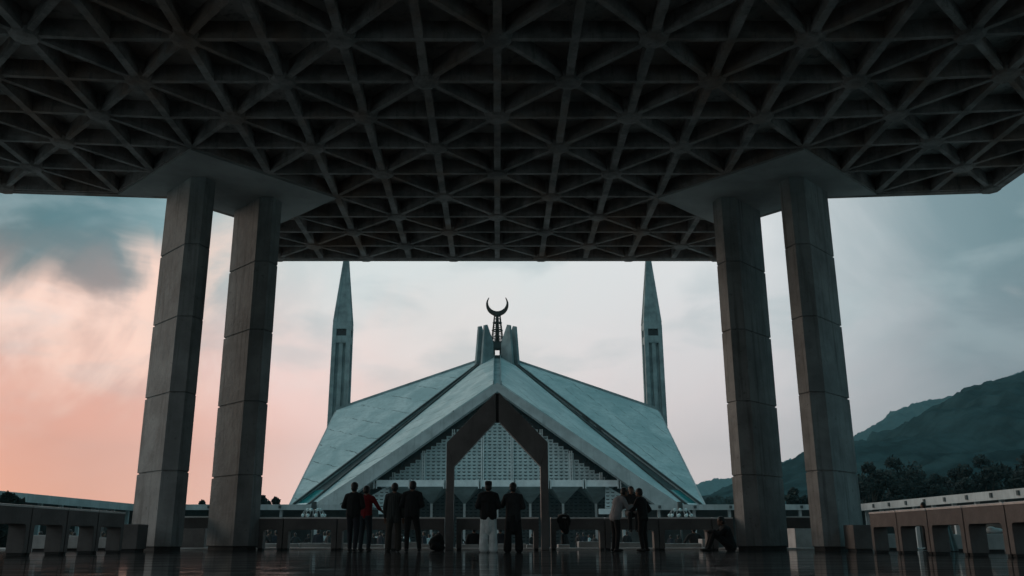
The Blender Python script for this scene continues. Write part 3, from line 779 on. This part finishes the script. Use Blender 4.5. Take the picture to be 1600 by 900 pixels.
# ------------------------------------------------------------------ trees
def tree(x, y, h, r, label, seed, m=None, group='trees beyond the arcade', dens=1.0):
    rnd = random.Random(seed); m = m or M_leaf2
    e = empty('tree', (x, y, GZ), 0, label, 'tree', group)
    q = MB(); q.tube([(x, y, GZ), (x+rnd.uniform(-.2, .2), y, GZ+h*.3), (x+rnd.uniform(-.4, .4), y, GZ+h*.75)], [h*.028, h*.02, h*.006], 7)
    cl = []
    for _ in range(24):
        a = rnd.uniform(0, 6.28); rr = r*math.sqrt(rnd.random())*.8; zz = GZ+h*(.24+.68*rnd.random()*(1-.5*(rr/r)**2))
        c = Vector((x+rr*math.cos(a), y+rr*math.sin(a), zz)); cl.append((c, r*rnd.uniform(.22, .42)))
        q.tube([(x, y, GZ+h*rnd.uniform(.2, .5)), c], [h*.009, h*.002], 5)
    cl.append((Vector((x+rnd.uniform(-.3, .3), y, GZ+h*.93)), r*.25))
    q.build('trunk', M_bark, e)
    q = MB()
    for c, cr in cl:
        for _ in range(int(260*dens)):
            d = Vector((rnd.gauss(0, 1), rnd.gauss(0, 1), rnd.gauss(0, .75))).normalized()*cr*rnd.random()**.4
            p = c+d; s = rnd.uniform(.14, .34)
            u = Vector((rnd.gauss(0, 1), rnd.gauss(0, 1), rnd.gauss(0, 1))).normalized(); v = u.orthogonal().normalized()
            q.face([p+u*s, p+v*s*.6, p-u*s, p-v*s*.6])
    q.build('crown', m, e); return e
trs = [(1356, 722, 3.5), (1392, 714, 4.2), (1432, 735, 3.6), (1462, 742, 3.2), (1492, 732, 3.0), (1530, 712, 4.0), (1572, 728, 3.4), (1606, 708, 4.2), (1660, 700, 4.6)]
tl = ['rounded dark tree just right of the outer right column', 'broad tall dark tree second from the right column above the side arcade', 'lower dark tree in the dip left of centre of the tree row', 'low bushy dark tree in the middle of the tree row above the arcade',
      'thin dark tree just left of the tallest spiky tree', 'tall spiky dark tree against the hillside above the right arcade', 'rounded dark tree right of the tall spiky tree', 'tall dark tree at the right frame edge', 'dark tree beyond the right frame edge']
for k, ((px, py, r), lb) in enumerate(zip(trs, tl)):
    Y = [118, 122, 126, 120, 128, 116, 118, 112, 106][k]; tp = at(px, py, Y); tree(tp.x, Y, tp.z-GZ, r, lb, 20+k)
for k in range(9):   # lower second row closing the gaps
    px = 1345+k*33; Y = 134+(k % 3)*4; tp = at(px, 744+(k*7 % 13), Y)
    tree(tp.x, Y, tp.z-GZ, 3.6, ['low rear tree at the left end of the back row by the right column', 'low rear tree second in the back row', 'low rear tree third in the back row', 'low rear tree fourth in the back row', 'low rear tree in the middle of the back row',
        'low rear tree sixth in the back row', 'low rear tree seventh in the back row', 'low rear tree eighth in the back row', 'low rear tree at the right end of the back row'][k], 60+k)
tp = at(1242, 763, 112); tree(tp.x, 112, tp.z-GZ, 2.4, 'small dark tree seen in the gap between the right columns', 41)
for px, py, r, lb, sd_ in [(412, 774, 1.7, 'small dark tree above the arcade beside the inner left column', 44), (428, 777, 1.8, 'dark low tree top just right of the tree beside the inner left column', 45), (402, 778, 1.5, 'dark tree top partly hidden by the inner left column', 46), (316, 781, 1.2, 'tiny dark tree top in the gap between the left columns', 47)]:
    tp = at(px, py, 112); tree(tp.x, 112, tp.z-GZ, r, lb, sd_)
tp = at(16, 771, 55); tree(tp.x, 55, tp.z-GZ, 1.0, 'small round dark shrub in front of the left arcade at the frame edge', 48, group=None)
for k in range(6):
    px = 1095+k*14; tp = at(px, 779-(k % 3)*2, 330); tree(tp.x, 330, tp.z-GZ, 7, ['distant dark tree clump just right of the mosque roof corner', 'distant tree second from the mosque roof corner', 'distant tree third from the mosque roof corner', 'distant tree fourth from the mosque roof corner', 'distant tree fifth from the mosque roof corner', 'distant tree nearest the inner right column'][k], 80+k, group='distant trees right of the mosque')

# ------------------------------------------------------------------ glass globe lamps in the courtyard
def globe_lamp(px, label):
    Y = 58; p = at(px, 800, Y); x = p.x
    e = empty('globe_lamp', (x, Y, GZ), 0, label, 'lamp', 'clustered glass globe lamps in the courtyard')
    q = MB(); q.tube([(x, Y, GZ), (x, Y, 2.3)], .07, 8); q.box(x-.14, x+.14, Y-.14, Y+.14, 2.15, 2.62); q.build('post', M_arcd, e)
    q = MB()
    for j in range(9):
        a = j*2*math.pi/9; q.tube([(x, Y, 2.05), (x+.55*math.cos(a), Y+.55*math.sin(a), 2.12), (x+.75*math.cos(a), Y+.75*math.sin(a), 1.75)], .025, 5)
    arms_ = q.build('arm_ring', M_arc, e)
    for rr, z, n_ in ((.40, 2.12, 6), (.70, 1.78, 9)):
        for j in range(n_):
            a = (j+.3)*2*math.pi/n_; q = MB(); q.ball((x+rr*math.cos(a), Y+rr*math.sin(a), z), .10, 2)
            q.build('globe', M_globe, arms_, smooth=True)
M_globe = mat('frosted_glass', (.55, .66, .66), .12, .1, 3, 0)
globe_lamp(490, 'cluster of small glass globes on a post before the left mosque corner')
globe_lamp(1063, 'cluster of small glass globes on a post before the right mosque corner')

# ------------------------------------------------------------------ people
def cloth(c, name, **k): return mat('cloth_'+name, c, k.get('rough', .9), .15, 5, .15)
BLACK = cloth((.012, .012, .013), 'black'); CHAR = cloth((.03, .03, .032), 'charcoal'); RED = cloth((.19, .006, .010), 'red'); JEAN = cloth((.03, .04, .05), 'denim')
OLIVE = cloth((.045, .04, .033), 'brown'); WHITE = cloth((.78, .84, .84), 'white'); GREY = cloth((.32, .31, .32), 'grey'); SHOE = cloth((.02, .018, .017), 'leather', rough=.5); NAVY = cloth((.02, .022, .03), 'navy')
PALE = cloth((.40, .46, .47), 'pale'); LSHIRT = cloth((.22, .24, .25), 'shirt')
def stripes():
    m = bpy.data.materials.new('cloth_striped'); m.use_nodes = True; t = m.node_tree; b = t.nodes['Principled BSDF']; q = G(t)
    x, y, z = q.sep(t.nodes.new('ShaderNodeTexCoord').outputs['Object'])
    s = q.smooth(q.math('SINE', q.math('MULTIPLY', x, 130)), .1, .5)
    t.links.new(q.mix(s, (.028, .032, .032), (.06, .066, .062)), b.inputs['Base Color']); b.inputs['Roughness'].default_value = .9; return m
STRIPE = stripes()
V = Vector
def stand(arms='front', spread=.11, lean=0.0, sway=0.0, head=(0, .02), step=0.0):
    j = {}
    j['pel'] = V((sway, 0, .93)); j['chest'] = V((sway+lean*.0, lean*.5, 1.28)); j['neck'] = V((sway, lean*.85, 1.47)); j['head'] = V((sway+head[0], lean*1.05+head[1], 1.61))
    for s, n in ((-1, 'l'), (1, 'r')):
        j['sh'+n] = V((sway+s*.185, lean*.75, 1.40)); j['hip'+n] = V((sway+s*.085, 0, .91))
        st = step*s
        j['kn'+n] = V((sway*.5+s*(.085+spread)/2*1.15, .03+st*.5, .50)); j['an'+n] = V((s*spread, -.02+st, .09))
    def arm(n, kind_):
        s = -1 if n == 'l' else 1; o = j['sh'+n]
        t = {'down': ((s*.06, -.03, -.29), (s*.05, .04, -.55)), 'front': ((s*.09, -.04, -.27), (-s*.09, .20, -.33)), 'phone': ((s*.06, .06, -.27), (-s*.03, .25, -.05)),
             'face': ((s*.10, .08, -.24), (-s*.07, .17, .04)), 'hip': ((s*.19, -.08, -.25), (s*.03, .06, -.42)), 'rail': ((s*.14, .10, -.26), (s*.27, .30, -.44)), 'pocket': ((s*.12, -.06, -.28), (s*.02, .05, -.50)),
             'read': ((s*.03, .12, -.24), (-s*.06, .33, -.16))}[kind_]
        j['el'+n] = o+V(t[0]); j['wr'+n] = o+V(t[1])
    if isinstance(arms, str): arms = (arms, arms)
    arm('l', arms[0]); arm('r', arms[1]); return j
def hand(q, e, w, s):
    d = (w-e).normalized(); side = d.cross(V((0, 0, 1)));
    if side.length < .2: side = V((0, 1, 0))
    side.normalize(); nrm = side.cross(d)
    p = w+d*.05
    q.capsule(w, p+side*.015, .024, .026); q.capsule(w, p-side*.018, .024, .025)
    for k, ln in ((-1.5, .062), (-.5, .078), (.5, .084), (1.5, .074)):
        a = p+d*.025+side*(k*.0185); m1 = a+d*ln*.5-nrm*.008; m2 = m1+d*ln*.42-nrm*.028
        q.capsule(a, m1, .0095, .0085, 1); q.capsule(m1, m2, .0085, .0075, 1)
    t0 = w+d*.02+side*.022; t1 = t0+side*.028+d*.03; t2 = t1+d*.035-nrm*.008
    q.capsule(t0, t1, .012, .0105, 1); q.capsule(t1, t2, .0105, .009, 1)
def person(px, Y, ztop, rz, label, J, top, bottom, opts=None, voxel=.008, z0=0, far=False, group=None, xy=None, detail=True):
    opts = opts or {}
    x = xr(px, Y); e = empty('person', (x, Y, z0), rz, label, 'person', group)
    sc = opts.get('scale') or (ztop-z0)/1.735; e.scale = (sc, sc, sc)
    q = MB(); g_ = opts.get('girth', 1.0)*.95
    h = J['head']; q.ball(h+V((0, .0, .02)), (.076, .094, .105), 3); q.ball(h+V((0, .025, -.055)), (.056, .066, .062), 3)
    q.capsule(h+V((0, .092, .012)), h+V((0, .108, -.022)), .011, .016, 1)                      # nose
    q.ball(h+V((0, .088, -.062)), (.026, .012, .011), 2); q.ball(h+V((0, .084, -.100)), (.024, .016, .016), 2)      # lips, chin
    q.capsule(h+V((-.04, .083, .030)), h+V((.04, .083, .030)), .011, .011, 1)
    for s in (-1, 1): q.ball(h+V((s*.078, -.005, -.01)), (.012, .022, .034), 2)
    q.capsule(J['neck']-V((0, .01, .03)), h-V((0, .02, .05)), .058, .052)
    q.capsule(J['pel'], J['chest'], .10, .10); q.capsule(J['chest']-V((.07, 0, 0)), J['chest']+V((.07, 0, 0)), .10, .10); q.capsule(J['shl']*.75+J['shr']*.25, J['shr']*.75+J['shl']*.25, .085, .085)
    for n in 'lr':
        q.capsule(J['sh'+n], J['el'+n], .052, .040); q.capsule(J['el'+n], J['wr'+n], .040, .027)
        if detail: hand(q, J['el'+n], J['wr'+n], -1 if n == 'l' else 1)
        else: q.ball(J['wr'+n], .04)
        q.capsule(J['hip'+n], J['kn'+n], .085, .055); q.capsule(J['kn'+n], J['an'+n], .055, .037)
        ft = opts.get('feet', V((0, 1, 0))); q.capsule(J['an'+n]-V((0, 0, .045)), J['an'+n]+ft*.15-V((0, 0, .06)), .035, .026)
    remeshed(q, 'person_body', M_skin, voxel, e)
    # hair
    q = MB()
    q.ball(h+V((0, -.012, .042)), (.090, .100, .098), 3); q.ball(h+V((0, -.045, -.01)), (.084, .070, .092), 3)
    if opts.get('bushy'): q.ball(h+V((0, -.015, .06)), (.097, .104, .098), 3)
    remeshed(q, 'hair', M_hair, voxel*1.3, e)
    if opts.get('cap'):
        q = MB(); q.rings([[h+V((.090*rr*math.cos(a*math.pi/10), -.01+.105*rr*math.sin(a*math.pi/10), z)) for a in range(20)] for rr, z in ((1, .055), (1.03, .10), (.98, .150), (.6, .165))]); q2 = q.mesh('cap', BLACK, True)
        o = bpy.data.objects.new('cap', q2); COL.objects.link(o); o.parent = e
    # upper garment
    q = MB(); t = .018*g_; hem = opts.get('hem', .86); slv = opts.get('sleeve', 1.0)
    q.ball(J['chest']+V((0, 0, .02)), (.185*g_, .135*g_, .19), 3); q.capsule(J['chest'], J['pel'], .135*g_, .13*g_); q.capsule(J['chest'], J['neck']-V((0, .01, .06)), .13*g_, .085*g_)
    q.capsule(J['shl']*.9+J['shr']*.1-V((0, 0, .01)), J['shr']*.9+J['shl']*.1-V((0, 0, .01)), .09*g_, .09*g_); q.capsule(J['shl']*.7+J['shr']*.3, J['shr']*.7+J['shl']*.3, .10*g_, .10*g_)
    q.capsule(J['neck']-V((.06, 0, .02)), J['neck']+V((.06, 0, -.02)), .06, .06)
    lo = V((J['pel'].x, J['pel'].y, 0))
    if not opts.get('seated'):
        for sx in (-1, 1):
            q.capsule(J['chest']+V((sx*.07, 0, -.02)), V((J['pel'].x+sx*.075, J['pel'].y, hem+.1)), .115*g_, (.112 if hem > .8 else .125)*g_)
            q.capsule(V((J['pel'].x+sx*.075, J['pel'].y, hem+.12)), V((J['pel'].x+sx*.08, J['pel'].y, hem+.08)), .112*g_, .118*g_)
    else:
        q.capsule(J['chest'], J['pel'], .15*g_, .16*g_)
    for n in 'lr':
        s = -1 if n == 'l' else 1
        q.capsule(J['sh'+n], J['el'+n], .070*g_, .056*g_)
        if slv >= 1: q.capsule(J['el'+n], J['el'+n]+(J['wr'+n]-J['el'+n])*.92, .056*g_, .042*g_)
        elif slv > .5: q.capsule(J['el'+n], J['el'+n]+(J['wr'+n]-J['el'+n])*.2, .056*g_, .052*g_)
    remeshed(q, opts.get('topname', 'shirt'), top, voxel*1.3, e, 4)
    # lower garment
    q = MB(); wd = opts.get('baggy', 1.0)
    q.capsule(J['hipl'], J['hipr'], .112, .112)
    for n in 'lr':
        q.capsule(J['hip'+n], J['kn'+n], .103*(.5+.5*wd), .074*wd); q.capsule(J['kn'+n], J['an'+n]+V((0, 0, .0)), .074*wd, .056*wd if wd <= 1 else .085*wd)
    if wd > 1.2 and not opts.get('seated'):
        q.capsule(V((J['pel'].x, 0, .9)), V((0, 0, .55)), .14, .12)
    remeshed(q, 'trousers', bottom, voxel*1.3, e, 3)
    q = MB()
    for n in 'lr':
        ft = opts.get('feet', V((0, 1, 0))); a = J['an'+n]
        q.capsule(a-V((0, 0, .045))-ft*.05, a+ft*.09-V((0, 0, .05)), .045, .042); q.capsule(a+ft*.09-V((0, 0, .05)), a+ft*.17-V((0, 0, .055)), .042, .033)
    remeshed(q, 'shoes', opts.get('shoe', SHOE), voxel*1.3, e, 2)
    return e
if True:
    person(551, 24.3, 1.76, -.15, 'man in a black shirt with flat cut hair, leftmost of the standing men, back turned', stand(('front', 'front'), .10, .0, -.01, (0, .02), -.10), BLACK, NAVY, dict(hem=.84, topname='shirt', bushy=True, girth=1.08))
    person(570, 25.4, 1.75, -.3, 'man in a bright red shirt resting a hand on the parapet', stand(('face', 'rail'), .09, .02, .0, (-.02, .03), .06), RED, JEAN, dict(hem=.86, sleeve=.6))
    person(614.5, 24.0, 1.74, 0, 'man in a long dark striped shirt with loose brown trousers', stand(('down', 'down'), .13, 0, 0, (0, .02)), STRIPE, OLIVE, dict(hem=.72, baggy=1.05, topname='long_shirt', girth=1.03))
    person(645.5, 23.8, 1.78, -.05, 'man in a black suit with legs apart right of the striped shirt man', stand(('front', 'front'), .16, 0, -.05, (.01, .02), 0), BLACK, BLACK, dict(hem=.80, topname='jacket', girth=1.1))
    person(763, 22.6, 1.67, 0, 'stout man in black jacket, cap and pale loose trousers inside the pointed frame', stand(('front', 'front'), .12, 0, 0, (0, .02)), BLACK, WHITE, dict(hem=.80, baggy=1.42, cap=True, topname='jacket', girth=1.28))
    person(802, 22.8, 1.66, -.05, 'man in dark tunic and loose black trousers lifting a phone inside the pointed frame', stand(('face', 'front'), .15, 0, 0, (-.0, .02)), CHAR, BLACK, dict(hem=.74, baggy=1.3, topname='tunic', girth=1.1, bushy=True))
    person(962, 24.6, 1.66, -1.15, 'man in a light grey sweater bending his head, dark trousers', stand(('read', 'read'), .09, .24, 0, (0, .09)), GREY, BLACK, dict(hem=.84, topname='sweater', girth=1.15))
    person(1006, 24.8, 1.65, .95, 'man in an open black jacket over a pale shirt, hand on hip, facing left', stand(('read', 'hip'), .12, .05, 0, (0, .04)), BLACK, BLACK, dict(hem=.82, topname='jacket', girth=1.12))
    # man sitting on the rail, facing the camera
    J = dict(pel=V((0, 0, .10)), chest=V((0, .06, .45)), neck=V((0, .10, .64)), head=V((0, .14, .77)))
    for s, n in ((-1, 'l'), (1, 'r')):
        J['sh'+n] = V((s*.185, .08, .57)); J['hip'+n] = V((s*.085, .02, .09)); J['kn'+n] = V((s*.11, .42, .06)); J['an'+n] = V((s*.10, .40, -.38))
        J['el'+n] = V((s*.24, .14, .31)); J['wr'+n] = V((s*.06, .34, .33))
    p_ = person(988, 27.5, 1.80, math.pi, 'man in dark clothes sitting on the parapet with his legs hanging', J, CHAR, CHAR, dict(seated=True, scale=.98), z0=.97)
    # man sitting on the floor against the inner right column, facing left
    J = dict(pel=V((0, 0, .13)), chest=V((0, .10, .48)), neck=V((0, .17, .66)), head=V((0, .22, .79)))
    for s, n in ((-1, 'l'), (1, 'r')):
        J['sh'+n] = V((s*.185, .15, .59)); J['hip'+n] = V((s*.09, .03, .13)); J['kn'+n] = V((s*.12, .45, .50)); J['an'+n] = V((s*.11, .62, .09))
        J['el'+n] = V((s*.20, .36, .44)); J['wr'+n] = V((s*.06, .58, .52))
    person(1141, 25.3, .92, math.pi/2, 'dark figure sitting on the floor with knees up against the inner right column', J, BLACK, BLACK, dict(seated=True, scale=1.0, girth=1.15))

# backpack on the floor, bag over the rail
def bag(px, Y, w, h, d, z0, label, name='backpack'):
    x = xr(px, Y); e = empty(name, (x, Y, z0), 0, label, 'bag')
    q = MB(); q.ball((0, 0, h*.45), (w*.5, d*.5, h*.46), 3); q.ball((w*.05, 0, h*.18), (w*.52, d*.55, h*.19), 3); q.ball((w*.12, 0, h*.75), (w*.3, d*.4, h*.25), 3); q.ball((0, -d*.4, h*.3), (w*.33, d*.25, h*.22), 3)
    remeshed(q, 'bag_body', BLACK, .012, e)
    q = MB(); q.tube([(w*.02, -.02, h*.95), (w*.05, -.04, h*1.03), (w*.18, -.04, h*1.04), (w*.25, -.02, h*.94)], .012, 6); m_ = q.mesh('handle', BLACK); o = bpy.data.objects.new('handle', m_); COL.objects.link(o); o.parent = e
    return e
bag(682.5, 26.3, .44, .46, .3, 0, 'black backpack slumped on the floor beside the left post of the pointed frame')
x = xr(881, YR); e = empty('hanging_bag', (x, YR-.2, .95), 0, 'dark bag slung over the parapet right of the pointed frame', 'bag')
q = MB()
q.ball((0, .0, -.22), (.16, .09, .20), 3); q.ball((.05, .0, -.38), (.10, .07, .12), 3); q.ball((0, .20, .05), (.18, .28, .055), 3); q.ball((-.12, .02, -.08), (.09, .08, .12), 3); q.ball((.13, .03, -.10), (.07, .08, .15), 3); q.ball((.05, .1, .09), (.05, .05, .04), 3)
remeshed(q, 'bag_body', BLACK, .012, e)
q = MB(); q.tube([(.08, -.08, -.1), (.13, -.1, -.3), (.10, -.08, -.45), (.04, -.08, -.3), (.02, -.08, -.1)], .012, 6); m_ = q.mesh('strap', SHOE); o = bpy.data.objects.new('strap', m_); COL.objects.link(o); o.parent = e

# people in the courtyard beyond (seen through the parapet openings)
gr = 'people in the courtyard beyond the parapet'
protos = []
for k, (tp_, bt_, ar) in enumerate([(BLACK, BLACK, 'front'), (NAVY, CHAR, 'down'), (PALE, PALE, 'front'), (CHAR, BLACK, 'hip')]):
    protos.append((k, tp_, bt_, ar))
spots = [(1085, 32.6, 3, 0, 'man in a dark coat with a pale collar framed in the right parapet opening'), (741, 31.6, 0, 0, 'dark figure seen through the wide middle opening left of the man in pale trousers'),
    (782, 33.5, 1, 0, 'dark figure seen between the two men inside the pointed frame'), (882, 31.9, 0, 0, 'dark figure sitting below the hanging bag'),
    (1450, 27.5, 1, .6, 'dark clothed man leaning behind the right side parapet'), (1236, 46, 1, 0, 'small dark figure seen between the right columns beside the pale block'),
    (314, 40, 1, 0, 'small dark figure seen between the left columns beside the brown block'), (1404, 52, 0, 0, 'small dark figure behind the far end of the right parapet'),
    (420, 44, 0, .3, 'dark figure left in the first parapet opening'), (431, 50, 1, -.4, 'dark figure with pale hand right in the first parapet opening'), (409, 40, 3, 0, 'dark figure beside the inner left column through the parapet'),
    (482, 62, 0, 0, 'small dark figure in a pair left in the second parapet opening'), (461, 66, 3, 0, 'smallest dark figure at the left edge of the second parapet opening'), (497, 46, 1, .5, 'dark figure at the lamp post in the second parapet opening'),
    (512, 42, 3, 0, 'tall dark figure at the right edge of the second parapet opening'), (507, 55, 2, 0, 'pale clothed figure right in the second parapet opening'), (584, 56, 0, 0, 'dark figure left in the opening behind the man in red'),
    (589, 60, 2, .5, 'pale figure in the middle of the opening behind the man in red'), (594, 50, 1, 0, 'dark figure right in the opening behind the man in red'), (599, 58, 3, 0, 'dark figure by the parapet leg behind the man in red'),
    (628, 58, 0, 0, 'dark figure right beside the striped shirt man through the opening'), (635, 64, 2, 0, 'pale small figure seen just left of the suited man legs'), (663, 50, 1, .4, 'dark figure right of the suited man legs'),
    (671, 55, 2, 0, 'pale clothed figure left of the backpack'), (678, 47, 3, 0, 'dark figure above the backpack'), (686, 52, 2, 0, 'pale clothed figure directly over the backpack top'),
    (903, 60, 0, 0, 'small dark figure left of the bright square block'), (912, 66, 1, 0, 'small dark figure above the left part of the bright square block'), (929, 56, 3, 0, 'dark figure above the right part of the bright square block'),
    (921, 70, 2, 0, 'small pale figure above the bright square block'), (832, 64, 0, 0, 'small dark figure beside the right post inside the pointed frame'), (720, 70, 3, 0, 'small dark figure beside the left post inside the frame'), (980, 60, 0, 0, 'dark figure seen between the legs of the grey sweater man and the sitter'),
    (1048, 68, 1, 0, 'small dark figure in the left part of the right parapet opening'), (1060, 58, 0, 0, 'dark figure in the middle of the right parapet opening'), (62, 40, 1, 0, 'dark figure in the first opening of the left side parapet'),
    (115, 44, 2, 0, 'pale shirted figure in the second opening of the left side parapet'), (108, 47, 3, 0, 'dark figure beside the pale shirted one in the left side parapet opening'), (160, 46, 0, 0, 'dark figure in the last opening of the left side parapet'), (1548, 40, 0, 0, 'dark figure behind the bright block at far right')]
made = {}
for px, Y, v, rz, lb in spots:
    if v not in made:
        k, tp_, bt_, ar = protos[v]
        made[v] = person(px, Y, 1.72+GZ, rz, lb, stand(ar, .12), tp_, bt_, dict(hem=.8 if v != 2 else .55, baggy=1.1, topname='coat' if v == 3 else 'shirt'), voxel=.02, z0=GZ, detail=False, group=gr)
    else:
        c = copy_thing(made[v], (xr(px, Y), Y, GZ if Y > 29.7 else 0), rz, lb, gr)
        rr_ = random.Random(px); c.rotation_euler[2] += rr_.uniform(-1.2, 1.2); k_ = rr_.uniform(.9, 1.04); c.scale = tuple(v*k_ for v in made[v].scale)
        if Y < 29.7: c.scale = (.8,)*3
